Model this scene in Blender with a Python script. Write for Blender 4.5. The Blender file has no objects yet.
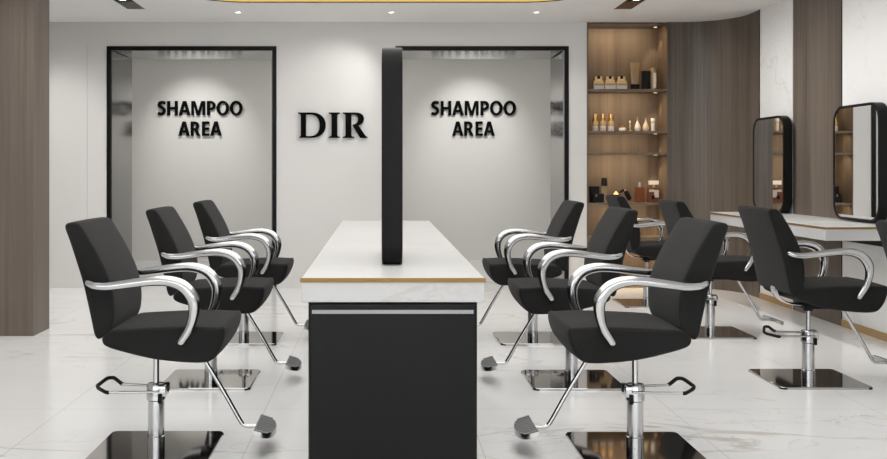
import bpy, bmesh, math
from mathutils import Vector, Matrix
PI = math.pi
scene = bpy.context.scene
C = scene.collection

# ------------------------------------------------------------ camera, world, exposure
cam_d = bpy.data.cameras.new('camera')
cam_d.sensor_width = 36.0
cam_d.lens = 980.0 / 887.0 * 36.0
cam_d.shift_x = 64.0 / 887.0
cam_d.shift_y = -60.5 / 887.0
cam_d.clip_start = 0.05
cam = bpy.data.objects.new('camera', cam_d)
C.objects.link(cam)
cam.location = (0, 0, 1.2)
cam.rotation_euler = (PI / 2, 0, 0)
scene.camera = cam
scene.view_settings.view_transform = 'Standard'
scene.view_settings.look = 'None'
scene.view_settings.gamma = 1.0
scene.view_settings.use_curve_mapping = False
scene.view_settings.exposure = 0.0
world = bpy.data.worlds.new('world')
scene.world = world
world.use_nodes = True
world.node_tree.nodes['Background'].inputs[0].default_value = (0.92, 0.96, 1.0, 1)
world.node_tree.nodes['Background'].inputs[1].default_value = 3.0
scene.cycles.use_denoising = True
scene.cycles.max_bounces = 10
scene.cycles.diffuse_bounces = 5
scene.cycles.glossy_bounces = 6
scene.cycles.sample_clamp_indirect = 8.0

PANEL_EMIT = 1.95        # unseen light panel added in the recess
SLOT_SPOT = 44.0         # heads in the slot lights, turned to the side walls
WALL_SPOT = 26.0         # wall washers
FAR_SPOT = 70.0          # washers in the shampoo room
WHITE = (1.0, 0.98, 0.955)
WARM = (1.0, 0.74, 0.47)

def lamp(name, kind, loc, target, power, color=WHITE, parent=None, **kw):
    d = bpy.data.lights.new(name, kind)
    d.energy = power
    d.color = color
    for k, v in kw.items():
        setattr(d, k, v)
    o = bpy.data.objects.new(name, d)
    C.objects.link(o)
    v = Vector(target) - Vector(loc)
    o.rotation_euler = v.to_track_quat('-Z', 'Y').to_euler()
    o.location = loc
    if parent:
        o.parent = parent
        o.matrix_parent_inverse = Matrix.Translation(-Vector(parent.location))
    return o

# ------------------------------------------------------------ materials
MATS = {}
def new_mat(name):
    m = bpy.data.materials.new(name)
    m.use_nodes = True
    MATS[name] = m
    return m, m.node_tree.nodes, m.node_tree.links, m.node_tree.nodes['Principled BSDF']

def plain(name, col, rough=0.5, metal=0.0, spec=None, emit=None, estr=0.0, coat=0.0, trans=0.0, noise=0.0, nscale=40, bump=0.0, bscale=300, ior=None):
    m, n, l, b = new_mat(name)
    b.inputs['Base Color'].default_value = (*col, 1)
    b.inputs['Roughness'].default_value = rough
    b.inputs['Metallic'].default_value = metal
    if spec is not None: b.inputs['Specular IOR Level'].default_value = spec
    if ior is not None: b.inputs['IOR'].default_value = ior
    b.inputs['Coat Weight'].default_value = coat
    b.inputs['Transmission Weight'].default_value = trans
    if emit:
        b.inputs['Emission Color'].default_value = (*emit, 1)
        b.inputs['Emission Strength'].default_value = estr
    tc = n.new('ShaderNodeTexCoord')
    if noise:
        t = n.new('ShaderNodeTexNoise'); t.inputs['Scale'].default_value = nscale; t.inputs['Detail'].default_value = 3
        l.new(tc.outputs['Object'], t.inputs['Vector'])
        r = n.new('ShaderNodeMapRange')
        r.inputs[3].default_value = 1 - noise; r.inputs[4].default_value = 1 + noise
        l.new(t.outputs['Fac'], r.inputs[0])
        x = n.new('ShaderNodeVectorMath'); x.operation = 'SCALE'; x.inputs[0].default_value = col
        l.new(r.outputs[0], x.inputs['Scale'])
        l.new(x.outputs[0], b.inputs['Base Color'])
    if bump:
        t = n.new('ShaderNodeTexNoise'); t.inputs['Scale'].default_value = bscale; t.inputs['Detail'].default_value = 2
        l.new(tc.outputs['Object'], t.inputs['Vector'])
        bp = n.new('ShaderNodeBump'); bp.inputs['Strength'].default_value = bump; bp.inputs['Distance'].default_value = 0.002
        l.new(t.outputs['Fac'], bp.inputs['Height']); l.new(bp.outputs[0], b.inputs['Normal'])
    return m

def wood(name, dark, light, rough=0.45, sx=1.0):
    """vertical fine straight grain, world scaled object coordinates"""
    m, n, l, b = new_mat(name)
    tc = n.new('ShaderNodeTexCoord')
    mp = n.new('ShaderNodeMapping'); mp.inputs['Scale'].default_value = (38 * sx, 38 * sx, 0.55)
    l.new(tc.outputs['Object'], mp.inputs[0])
    a = n.new('ShaderNodeTexNoise'); a.inputs['Scale'].default_value = 1.0; a.inputs['Detail'].default_value = 5; a.inputs['Roughness'].default_value = 0.7
    l.new(mp.outputs[0], a.inputs['Vector'])
    mp2 = n.new('ShaderNodeMapping'); mp2.inputs['Scale'].default_value = (8 * sx, 8 * sx, 0.25)
    l.new(tc.outputs['Object'], mp2.inputs[0])
    c = n.new('ShaderNodeTexNoise'); c.inputs['Scale'].default_value = 1.0; c.inputs['Detail'].default_value = 3
    l.new(mp2.outputs[0], c.inputs['Vector'])
    mx = n.new('ShaderNodeMath'); mx.operation = 'ADD'
    l.new(a.outputs['Fac'], mx.inputs[0]); l.new(c.outputs['Fac'], mx.inputs[1])
    r = n.new('ShaderNodeMapRange'); r.inputs[1].default_value = 0.72; r.inputs[2].default_value = 1.28
    l.new(mx.outputs[0], r.inputs[0])
    cr = n.new('ShaderNodeMix'); cr.data_type = 'RGBA'
    cr.inputs[6].default_value = (*dark, 1); cr.inputs[7].default_value = (*light, 1)
    l.new(r.outputs[0], cr.inputs[0]); l.new(cr.outputs[2], b.inputs['Base Color'])
    b.inputs['Roughness'].default_value = rough
    bp = n.new('ShaderNodeBump'); bp.inputs['Strength'].default_value = 0.08; bp.inputs['Distance'].default_value = 0.001
    l.new(a.outputs['Fac'], bp.inputs['Height']); l.new(bp.outputs[0], b.inputs['Normal'])
    return m

def marble(name, base, vein, vein2, scale, rough, width=0.02, amount=0.7, seams=None, stretch=(1, 1, 1), spec=0.5, loc=(0, 0, 0), rot=(0.2, 0.3, 0.5), seam_col=(0.64, 0.64, 0.63)):
    m, n, l, b = new_mat(name)
    tc = n.new('ShaderNodeTexCoord')
    mp = n.new('ShaderNodeMapping'); mp.inputs['Scale'].default_value = [scale * s for s in stretch]
    mp.inputs['Location'].default_value = loc; mp.inputs['Rotation'].default_value = rot
    l.new(tc.outputs['Object'], mp.inputs[0])
    def ridge(sc, det, w, dist):
        t = n.new('ShaderNodeTexNoise'); t.inputs['Scale'].default_value = sc; t.inputs['Detail'].default_value = det
        t.inputs['Roughness'].default_value = 0.55; t.inputs['Distortion'].default_value = dist
        l.new(mp.outputs[0], t.inputs['Vector'])
        s = n.new('ShaderNodeMath'); s.operation = 'SUBTRACT'; s.inputs[1].default_value = 0.5
        l.new(t.outputs['Fac'], s.inputs[0])
        ab = n.new('ShaderNodeMath'); ab.operation = 'ABSOLUTE'; l.new(s.outputs[0], ab.inputs[0])
        r = n.new('ShaderNodeMapRange'); r.interpolation_type = 'SMOOTHSTEP'
        r.inputs[1].default_value = 0.0; r.inputs[2].default_value = w; r.inputs[3].default_value = 1.0; r.inputs[4].default_value = 0.0
        l.new(ab.outputs[0], r.inputs[0])
        return r.outputs[0]
    v1 = ridge(0.55, 6, width, 0.9)
    v2 = ridge(1.3, 5, width * 0.8, 1.4)
    k = n.new('ShaderNodeTexNoise'); k.inputs['Scale'].default_value = 0.9; k.inputs['Detail'].default_value = 2
    l.new(mp.outputs[0], k.inputs['Vector'])
    kr = n.new('ShaderNodeMapRange'); kr.inputs[1].default_value = 0.45; kr.inputs[2].default_value = 0.68; kr.inputs[4].default_value = amount
    l.new(k.outputs['Fac'], kr.inputs[0])
    m1 = n.new('ShaderNodeMath'); m1.operation = 'MULTIPLY'; l.new(v1, m1.inputs[0]); l.new(kr.outputs[0], m1.inputs[1])
    m2 = n.new('ShaderNodeMath'); m2.operation = 'MULTIPLY'; l.new(v2, m2.inputs[0]); l.new(kr.outputs[0], m2.inputs[1])
    cl = n.new('ShaderNodeTexNoise'); cl.inputs['Scale'].default_value = 1.2; cl.inputs['Detail'].default_value = 4
    l.new(mp.outputs[0], cl.inputs['Vector'])
    clr = n.new('ShaderNodeMapRange'); clr.inputs[1].default_value = 0.35; clr.inputs[2].default_value = 0.7
    clr.inputs[3].default_value = 0.0; clr.inputs[4].default_value = 0.35
    l.new(cl.outputs['Fac'], clr.inputs[0])
    def mix(fac, a, bb):
        x = n.new('ShaderNodeMix'); x.data_type = 'RGBA'
        l.new(fac, x.inputs[0])
        if isinstance(a, tuple): x.inputs[6].default_value = (*a, 1)
        else: l.new(a, x.inputs[6])
        x.inputs[7].default_value = (*bb, 1)
        return x.outputs[2]
    cloud = tuple(c * 0.86 for c in base)
    c0 = mix(clr.outputs[0], base, cloud)
    c1 = mix(m1.outputs[0], c0, vein)
    c2 = mix(m2.outputs[0], c1, vein2)
    if seams:
        bt = n.new('ShaderNodeTexBrick'); bt.offset = 0.0; bt.squash = 1.0
        bt.inputs['Scale'].default_value = 1.0; bt.inputs['Brick Width'].default_value = seams[0]; bt.inputs['Row Height'].default_value = seams[1]
        bt.inputs['Mortar Size'].default_value = 0.0018; bt.inputs['Mortar Smooth'].default_value = 0.0
        bm_ = n.new('ShaderNodeMapping'); bm_.inputs['Location'].default_value = (seams[2], seams[3], 0)
        l.new(tc.outputs['Object'], bm_.inputs[0]); l.new(bm_.outputs[0], bt.inputs['Vector'])
        c2 = mix(bt.outputs['Fac'], c2, seam_col)
    l.new(c2, b.inputs['Base Color'])
    b.inputs['Roughness'].default_value = rough
    b.inputs['Specular IOR Level'].default_value = spec
    return m

M = {}
M['wall'] = plain('painted_wall', (0.72, 0.71, 0.695), 0.75, noise=0.012, nscale=60)
M['far_wall'] = plain('shampoo_room_wall', (0.70, 0.69, 0.665), 0.75, noise=0.012, nscale=60)
M['ceiling'] = plain('painted_ceiling', (0.87, 0.865, 0.855), 0.8, noise=0.01, nscale=30)
M['floor'] = marble('floor_marble', (0.93, 0.932, 0.93), (0.60, 0.56, 0.50), (0.66, 0.64, 0.61), 1.0, 0.16, 0.014, 0.9, seams=(1.01, 2.0, 0.57, 1.10), stretch=(0.75, 1.5, 1), spec=0.42)
M['wall_marble'] = marble('wall_marble', (0.88, 0.88, 0.877), (0.55, 0.53, 0.50), (0.66, 0.64, 0.60), 0.95, 0.18, 0.018, 0.35, stretch=(1, 1, 0.8), loc=(1.3, 0.2, 0.7))
M['top_marble'] = marble('counter_marble', (0.57, 0.57, 0.565), (0.42, 0.34, 0.28), (0.48, 0.46, 0.44), 1.5, 0.32, 0.012, 0.35, stretch=(0.6, 2.2, 2.2), loc=(0.4, 0.1, 0.2), rot=(0, 0, 0.25))
M['wood'] = wood('dark_wood_veneer', (0.072, 0.057, 0.045), (0.170, 0.140, 0.114), 0.42)
M['pillar_wood'] = wood('pillar_wood_veneer', (0.105, 0.080, 0.064), (0.185, 0.148, 0.120), 0.45, 0.8)
M['shelf_wood'] = wood('shelf_wood_veneer', (0.090, 0.066, 0.045), (0.185, 0.138, 0.096), 0.5)
M['gold'] = plain('brushed_gold', (0.27, 0.16, 0.045), 0.4, 0.4)
M['gold_base'] = plain('gold_skirting', (0.48, 0.32, 0.15), 0.4, 0.35)
M['fabric'] = plain('black_fabric', (0.0155, 0.0152, 0.015), 0.9, spec=0.12, noise=0.25, nscale=220, bump=0.35, bscale=700)
M['fabric'].node_tree.nodes['Principled BSDF'].inputs['Sheen Weight'].default_value = 0.075
M['fabric'].node_tree.nodes['Principled BSDF'].inputs['Sheen Roughness'].default_value = 0.5
M['chrome'] = plain('chrome', (0.52, 0.52, 0.52), 0.16, 1.0)
M['plate'] = plain('polished_steel_plate', (0.42, 0.405, 0.39), 0.05, 1.0)
M['rubber'] = plain('black_rubber', (0.007, 0.007, 0.007), 0.5, spec=0.2)
M['blackpaint'] = plain('black_lacquer', (0.009, 0.009, 0.009), 0.45, spec=0.16)
M['frame'] = plain('black_metal_frame', (0.008, 0.008, 0.008), 0.4, spec=0.12)
M['reveal'] = plain('smoked_steel_reveal', (0.22, 0.215, 0.205), 0.12, 1.0)
M['letter'] = plain('black_letter', (0.004, 0.004, 0.004), 0.7, spec=0.04)
M['mirror'] = plain('mirror_glass', (0.86, 0.87, 0.87), 0.01, 1.0)
M['alu'] = plain('aluminium', (0.34, 0.34, 0.34), 0.45, 0.5)
M['slot_dark'] = plain('slot_dark', (0.06, 0.058, 0.056), 0.35, 0.3)
M['slot_brown_reflect'] = plain('slot_wood_reflection', (0.11, 0.06, 0.035), 0.35, 0.3)  # brown paints in the wood reflected in the right slot
M['led'] = plain('led_lens', (0.9, 0.9, 0.9), 0.4, emit=(1, 0.97, 0.93), estr=7.0)
M['cove'] = plain('warm_led_strip', (0.30, 0.18, 0.04), 0.5, emit=(1.0, 0.60, 0.14), estr=0.30)
M['strip'] = plain('strip_lens', (0.22, 0.165, 0.115), 0.6, emit=WARM, estr=0.05)
M['puck'] = plain('puck_lens', (0.6, 0.5, 0.4), 0.5, emit=WARM, estr=0.8)
M['ribs'] = plain('ribbed_grey_grip', (0.22, 0.22, 0.22), 0.35, 0.7)
M['panel'] = plain('added_light_panel', (0.8, 0.8, 0.8), 0.6, emit=(1.0, 0.98, 0.955), estr=PANEL_EMIT)  # added emitter inside the recess, main overhead light
M['added_window'] = plain('added_window_pane', (1, 1, 1), 0.0, trans=1.0, ior=1.45)  # panes added behind the camera for front light
M['black_pack'] = plain('black_packaging', (0.009, 0.009, 0.009), 0.5, spec=0.15)
M['gold_cap'] = plain('gold_cap', (0.75, 0.48, 0.19), 0.28, 0.95)
M['gold_tube'] = plain('champagne_tube', (0.30, 0.205, 0.115), 0.35, 0.4)
M['pearl'] = plain('pearl_white', (0.80, 0.76, 0.68), 0.25, coat=0.3)
M['cream'] = plain('cream_pearl', (0.70, 0.60, 0.40), 0.25, coat=0.3)
M['clear'] = plain('frosted_glass', (0.62, 0.59, 0.55), 0.15, coat=0.5)
M['amber'] = plain('amber_liquid', (0.40, 0.27, 0.11), 0.15, coat=0.6)
M['brown_glass'] = plain('brown_glass', (0.15, 0.050, 0.020), 0.35, spec=0.2)
M['label_white'] = plain('pale_label', (0.55, 0.50, 0.45), 0.5)
M['candle'] = plain('flame_gold', (0.9, 0.55, 0.2), 0.3, emit=(1.0, 0.55, 0.2), estr=1.2)

# ------------------------------------------------------------ mesh helpers
def link(name, bm, mat, parent=None, smooth=False, loc=(0, 0, 0), angle=40):
    me = bpy.data.meshes.new(name)
    bmesh.ops.recalc_face_normals(bm, faces=bm.faces)
    bm.to_mesh(me); bm.free()
    me.materials.append(mat)
    if smooth:
        for p in me.polygons: p.use_smooth = True
        me.set_sharp_from_angle(angle=math.radians(angle))
    o = bpy.data.objects.new(name, me)
    C.objects.link(o)
    o.location = loc
    if parent: o.parent = parent
    return o

def add_box(bm, x0, x1, y0, y1, z0, z1, bev=0.0, seg=2):
    r = bmesh.ops.create_cube(bm, size=1.0)
    vs = r['verts']
    bmesh.ops.scale(bm, vec=(x1 - x0, y1 - y0, z1 - z0), verts=vs)
    bmesh.ops.translate(bm, vec=((x0 + x1) / 2, (y0 + y1) / 2, (z0 + z1) / 2), verts=vs)
    if bev:
        es = list({e for v in vs for e in v.link_edges})
        bmesh.ops.bevel(bm, geom=es, offset=bev, segments=seg, affect='EDGES', profile=0.5)

def box(name, x0, x1, y0, y1, z0, z1, mat, parent=None, bev=0.0, seg=2):
    bm = bmesh.new(); add_box(bm, x0, x1, y0, y1, z0, z1, bev, seg)
    return link(name, bm, mat, parent, smooth=bev > 0)

def loft(bm, rings, cap=True, closed=True):
    """rings: list of lists of points"""
    vr = [[bm.verts.new(p) for p in r] for r in rings]
    n = len(vr[0])
    for a, b in zip(vr[:-1], vr[1:]):
        for i in range(n if closed else n - 1):
            j = (i + 1) % n
            bm.faces.new((a[i], a[j], b[j], b[i]))
    if cap:
        bm.faces.new(vr[0]); bm.faces.new(vr[-1][::-1])

def catmull(pts, n=8, closed=False):
    out = []
    m = len(pts)
    P = [Vector(p) for p in pts]
    rng = range(m) if closed else range(m - 1)
    for i in rng:
        if closed:
            p0, p1, p2, p3 = P[(i - 1) % m], P[i], P[(i + 1) % m], P[(i + 2) % m]
        else:
            p1, p2 = P[i], P[i + 1]
            p0 = P[i - 1] if i > 0 else p1 * 2 - p2
            p3 = P[i + 2] if i + 2 < m else p2 * 2 - p1
        for k in range(n):
            t = k / n
            out.append(0.5 * ((2 * p1) + (p2 - p0) * t + (2 * p0 - 5 * p1 + 4 * p2 - p3) * t * t + (3 * p1 - p0 - 3 * p2 + p3) * t ** 3))
    if not closed: out.append(P[-1].copy())
    return out

def tube(bm, pts, radii, seg=12, cap=True, ratio=1.0, side=None):
    P = [Vector(p) for p in pts]
    if not hasattr(radii, '__len__'): radii = [radii] * len(P)
    rings = []
    prev = None
    for i, p in enumerate(P):
        t = (P[min(i + 1, len(P) - 1)] - P[max(i - 1, 0)]).normalized()
        if side is not None:
            s = Vector(side); u = t.cross(s).normalized(); s = u.cross(t).normalized()
        else:
            if prev is None:
                a = Vector((0, 0, 1)) if abs(t.z) < 0.9 else Vector((1, 0, 0))
                s = t.cross(a).normalized()
            else:
                s = (prev - t * prev.dot(t)).normalized()
            u = t.cross(s).normalized(); prev = s
        r = radii[i]
        rings.append([p + u * (math.cos(2 * PI * k / seg) * r) + s * (math.sin(2 * PI * k / seg) * r * ratio) for k in range(seg)])
    loft(bm, rings, cap)

def cyl(bm, x, y, z0, z1, r, seg=24, bev=0.0):
    if bev:
        prof = [(r - bev, z0), (r, z0 + bev), (r, z1 - bev), (r - bev, z1)]
    else:
        prof = [(r, z0), (r, z1)]
    loft(bm, [[(x + math.cos(2 * PI * k / seg) * a, y + math.sin(2 * PI * k / seg) * a, z) for k in range(seg)] for a, z in prof])

def lathe(bm, prof, seg=20, x=0, y=0):
    loft(bm, [[(x + math.cos(2 * PI * k / seg) * max(a, 0.0004), y + math.sin(2 * PI * k / seg) * max(a, 0.0004), z) for k in range(seg)] for a, z in prof])

def rrect(w, h, r, n=8):
    """rounded rectangle centred on origin"""
    out = []
    for cx, cy, a0 in ((w / 2 - r, h / 2 - r, 0), (-w / 2 + r, h / 2 - r, PI / 2), (-w / 2 + r, -h / 2 + r, PI), (w / 2 - r, -h / 2 + r, 1.5 * PI)):
        for k in range(n + 1):
            a = a0 + (PI / 2) * k / n
            out.append((cx + r * math.cos(a), cy + r * math.sin(a)))
    return out

def empty(name, loc=(0, 0, 0), rz=0.0):
    o = bpy.data.objects.new(name, None)
    C.objects.link(o); o.location = loc; o.rotation_euler = (0, 0, rz)
    o.empty_display_size = 0.1
    return o

def tag(o, label, cat, group=None):
    o['label'] = label; o['category'] = cat
    if group: o['group'] = group
    return o

def struct(o):
    o['kind'] = 'structure'
    return o

def copy_tree(o, parent=None):
    c = o.copy(); C.objects.link(c)
    if parent: c.parent = parent
    for ch in list(o.children): copy_tree(ch, c)
    return c

def curve_mesh(splines, depth):
    """closed 2D polygons (holes by even-odd) -> extruded bmesh in XY, z from -depth/2 to depth/2"""
    cu = bpy.data.curves.new('outline', 'CURVE'); cu.dimensions = '2D'; cu.fill_mode = 'BOTH'; cu.extrude = depth / 2
    for s in splines:
        sp = cu.splines.new('POLY'); sp.points.add(len(s) - 1)
        for i, (x, y) in enumerate(s): sp.points[i].co = (x, y, 0, 1)
        sp.use_cyclic_u = True
    o = bpy.data.objects.new('outline', cu); C.objects.link(o)
    dg = bpy.context.evaluated_depsgraph_get(); dg.update()
    me = bpy.data.meshes.new_from_object(o.evaluated_get(dg))
    bm = bmesh.new(); bm.from_mesh(me)
    bpy.data.objects.remove(o); bpy.data.curves.remove(cu); bpy.data.meshes.remove(me)
    bmesh.ops.remove_doubles(bm, verts=bm.verts, dist=1e-5)
    return bm

# ------------------------------------------------------------ room
DW = 9.87          # face of the rear wall
ZC = 2.68          # ceiling
XR = 3.53          # right wall
XL = -4.6
YF = -2.6          # unseen front wall behind the camera
DB = 12.90         # back wall of the shampoo room
TH = 0.88          # thickness of the rear wall at the openings
OPL = (-2.745, -1.037); OPR = (0.161, 1.905); ZO = 2.436
AX0, AX1, AD = 2.10, 2.90, 10.20     # shelf alcove

struct(box('floor', XL - 0.1, XR + 0.5, YF - 0.1, DB + 0.1, -0.1, 0.0, M['floor']))

# ceiling with the oval recess and the two slots cut out
RX0, RX1, RY0, RY1 = -1.66, 1.77, 0.6, 8.70
def at(pts, cx, cy): return [(x + cx, y + cy) for x, y in pts]
hole = at(rrect(RX1 - RX0, RY1 - RY0, 0.5, 16), (RX0 + RX1) / 2, (RY0 + RY1) / 2)
SLX = 0.083
SY0, SY1 = 5.9, 9.07
slots = [(-2.25, 'dark'), (2.25, 'brown')]
sp = [[(XL - 0.1, YF - 0.1), (XR + 0.5, YF - 0.1), (XR + 0.5, DB + 0.1), (XL - 0.1, DB + 0.1)], hole]
for sx, _ in slots:
    sp.append([(sx - SLX, SY0), (sx + SLX, SY0), (sx + SLX, SY1), (sx - SLX, SY1)])
bm = curve_mesh(sp, 0.06)
bmesh.ops.translate(bm, vec=(0, 0, ZC + 0.03), verts=bm.verts)
struct(link('ceiling', bm, M['ceiling']))

# rear wall: piers between the openings, lintels over them
for x0, x1 in ((XL, OPL[0]), (OPL[1], OPR[0]), (OPR[1], AX0 - 0.012)):
    struct(box('wall_back', x0, x1, DW, DW + TH, 0, ZC, M['wall']))
for x0, x1 in (OPL, OPR):
    struct(box('wall_back', x0, x1, DW, DW + TH, ZO, ZC, M['wall']))
struct(box('wall_back', AX0 - 0.012, XR + 0.4, AD + 0.02, DW + TH, 0, ZC, M['wall']))
# thin joint in the left wall panel
struct(box('trim_1', -2.945, -2.942, DW - 0.0015, DW + 0.001, 0, 2.44, plain('panel_joint', (0.45, 0.44, 0.43), 0.8)))
# shampoo room
struct(box('wall_shampoo_room', XL, XR + 0.4, DB, DB + 0.1, 0, ZC, M['far_wall']))
struct(box('wall_left', XL - 0.1, XL, YF, DB, 0, ZC, M['wall']))
struct(box('wall_shampoo_right', 3.2, 3.3, DW + TH, DB, 0, ZC, M['far_wall']))
# unseen wall behind the camera, big panes added to let in fill light
struct(box('wall_front', XL, XR, YF - 0.1, YF, 0, 0.25, M['wall']))
struct(box('wall_front', XL, XR, YF - 0.1, YF, 2.5, ZC, M['wall']))
for i in range(5):
    xa = XL + (XR - XL) * i / 4
    struct(box('trim_2', xa - 0.06, xa + 0.06, YF - 0.1, YF, 0.25, 2.5, M['frame']))
for i in range(4):
    xa = XL + (XR - XL) * i / 4; xb = XL + (XR - XL) * (i + 1) / 4
    struct(box('added_window_%d' % (i + 1), xa + 0.06, xb - 0.06, YF - 0.055, YF - 0.045, 0.25, 2.5, M['added_window']))

# right wall: marble with wood panels
def wall_piece(y0, y1, mat, name='wall_right', x=XR):
    return struct(box(name, x, XR + 0.1, y0, y1, 0, ZC, mat))
wall_piece(8.37, 9.10, M['wall_marble'])
wall_piece(7.48, 8.37, M['wood'])
wall_piece(5.95, 7.48, M['wall_marble'])
wall_piece(5.10, 5.95, M['wood'])
wall_piece(YF, 5.10, M['wall_marble'])
struct(box('baseboard_right', XR - 0.006, XR, 8.372, 9.10, 0, 0.055, M['gold_base']))
struct(box('baseboard_right', XR - 0.006, XR, 5.952, 7.478, 0, 0.055, M['gold_base']))
struct(box('trim_3', XR - 0.004, XR, 8.366, 8.376, 0.0, ZC, plain('white_metal_strip', (0.75, 0.75, 0.75), 0.4)))
struct(box('trim_3', XR - 0.004, XR, 7.474, 7.484, 0.0, ZC, M['frame']))
# curved wood wall between the alcove and the right wall
r_ = 0.5
path = [(AX1 + 0.0, DW)] + [(XR - r_ + r_ * math.sin(a), DW - r_ + r_ * math.cos(a)) for a in [PI / 2 * k / 20 for k in range(21)]] + [(XR, 9.10)]
bm = bmesh.new()
outer = [(AX1, DW + 0.38), (XR + 0.1, DW + 0.38), (XR + 0.1, 9.10)]
ring = path + outer[::-1]
loft(bm, [[(x, y, 0) for x, y in ring], [(x, y, ZC) for x, y in ring]])
struct(link('wall_curved', bm, M['wood'], smooth=True, angle=30))
struct(box('trim_4', XR - 0.006, XR + 0.01, 9.092, 9.104, 0, ZC, M['frame']))

# left pillar
struct(box('wall_pillar', XL, -2.486, 7.04, 7.38, 0, ZC, M['pillar_wood']))
struct(box('trim_5', -2.486 - 0.14 - 0.0, -2.4862, 7.036, 7.042, 0.0, 0.0, M['pillar_wood'])) if False else None

# opening frames with polished reveals (portals)
def portal(x0, x1, label):
    t = empty('opening_portal', ((x0 + x1) / 2, DW, 0))
    cx = (x0 + x1) / 2; w = (x1 - x0) / 2; f = 0.042
    bm = bmesh.new()
    add_box(bm, -w, -w + f, -0.012, 0.03, 0, ZO)
    add_box(bm, w - f, w, -0.012, 0.03, 0, ZO)
    add_box(bm, -w + f, w - f, -0.012, 0.03, ZO - f, ZO)
    link('frame', bm, M['frame'], t)
    k = 0.008
    for s in (-1, 1):
        a = s * (w - 0.001); b = s * (w - f + 0.012)
        box('side_reveal', min(a, b), max(a, b), 0.03, TH, 0, ZO - k, M['reveal'], t)
    box('top_reveal', -w + f, w - f, 0.03, TH, ZO - f + 0.012, ZO - k, M['reveal'], t)
    box('reveal_edge', w - f - 0.010, w - f - 0.002, -0.002, 0.02, 0, ZO - f, M['alu'], t)
    tag(t, label, 'doorway frame', 'framed openings to the shampoo area')
portal(*OPL, 'black framed opening with polished reveals, left of the large wall sign')
portal(*OPR, 'black framed opening with polished reveals, behind the tall island mirror')

# ------------------------------------------------------------ alcove with shelves
t = empty('display_alcove', ((AX0 + AX1) / 2, DW, 0))
hw = (AX1 - AX0) / 2; dep = AD - DW
box('back_panel', -hw, hw, dep, dep + 0.018, 0, ZC - 0.003, M['shelf_wood'], t)
box('side_panel', -hw - 0.011, -hw, -0.004, dep + 0.018, 0, ZC - 0.003, M['wood'], t)
box('side_panel', hw - 0.004, hw - 0.0005, 0.002, dep, 0, ZC - 0.003, M['shelf_wood'], t)
box('top_panel', -hw, hw - 0.004, 0.004, dep, ZC - 0.02, ZC - 0.004, M['wood'], t)
SH = [2.006, 1.583, 1.366, 0.858, 0.510]
for z in SH:
    s = box('shelf', -hw + 0.001, hw - 0.005, 0.004, dep - 0.001, z - 0.02, z, M['shelf_wood'], t)
pl = box('plinth', -hw, hw - 0.005, 0.02, dep, 0, 0.055, M['gold_base'], t)
tag(t, 'tall wooden display alcove with lit open shelves beside curved wood wall', 'shelving')
# LED strips and puck lights under each shelf
tops = [ZC - 0.02] + [z - 0.02 for z in SH]
for i, z in enumerate(tops):
    nxt = SH[i] if i < len(SH) else 0.06
    hgt = z - nxt
    st = box('led_strip', -hw + 0.04, hw - 0.12, 0.012, 0.022, z - 0.004, z - 0.0005, M['strip'], t)
    lamp('strip_light', 'AREA', ((AX0 + AX1) / 2 - 0.04, DW + 0.06, z - 0.010), ((AX0 + AX1) / 2 - 0.04, DW + 0.26, z - 0.55), 1.5 + 2.7 * min(hgt, 0.6), WARM, t, shape='RECTANGLE', size=0.62, size_y=0.02)
    bm = bmesh.new(); cyl(bm, hw - 0.065, 0.20, z - 0.006, z - 0.0005, 0.018, 16)
    link('puck_light', bm, M['puck'], t)
    lamp('puck_lamp', 'SPOT', (AX1 - 0.065, DW + 0.20, z - 0.012), (AX1 - 0.03, DW + 0.30, z - 0.6), 6.0, WARM, t, spot_size=0.9, spot_blend=0.6, shadow_soft_size=0.008)

# ------------------------------------------------------------ ceiling recess (unseen light panel added inside)
t = empty('ceiling_recess', ((RX0 + RX1) / 2, (RY0 + RY1) / 2, ZC))
W_, H_ = RX1 - RX0, RY1 - RY0
def ringwall(name, w, h, r, w2, h2, r2, z0, z1, mat, parent):
    o1 = rrect(w, h, r, 16); i1 = rrect(w2, h2, r2, 16)
    bm = bmesh.new()
    R = [[(x, y, z0) for x, y in o1], [(x, y, z1) for x, y in o1], [(x, y, z1) for x, y in i1], [(x, y, z0) for x, y in i1], [(x, y, z0) for x, y in o1]]
    loft(bm, R, cap=False)
    bmesh.ops.remove_doubles(bm, verts=bm.verts, dist=1e-6)
    return link(name, bm, mat, parent, smooth=True, angle=40)
ringwall('rim', W_ - 0.002, H_ - 0.002, 0.5, W_ - 0.012, H_ - 0.012, 0.495, -0.004, 0.004, M['frame'], t)
ringwall('glow_strip', W_ - 0.002, H_ - 0.002, 0.5, W_ - 0.010, H_ - 0.010, 0.495, 0.004, 0.075, M['cove'], t)
ringwall('upper_side', W_ - 0.0, H_ - 0.0, 0.5, W_ - 0.006, H_ - 0.006, 0.495, 0.076, 0.22, M['ceiling'], t)
bm = bmesh.new(); p = rrect(W_, H_, 0.5, 16)
loft(bm, [[(x, y, 0.22) for x, y in p], [(x, y, 0.24) for x, y in p]])
link('added_panel', bm, M['panel'], t)
tag(t, 'large oval ceiling recess with glowing golden rim above the island', 'ceiling light')

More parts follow.
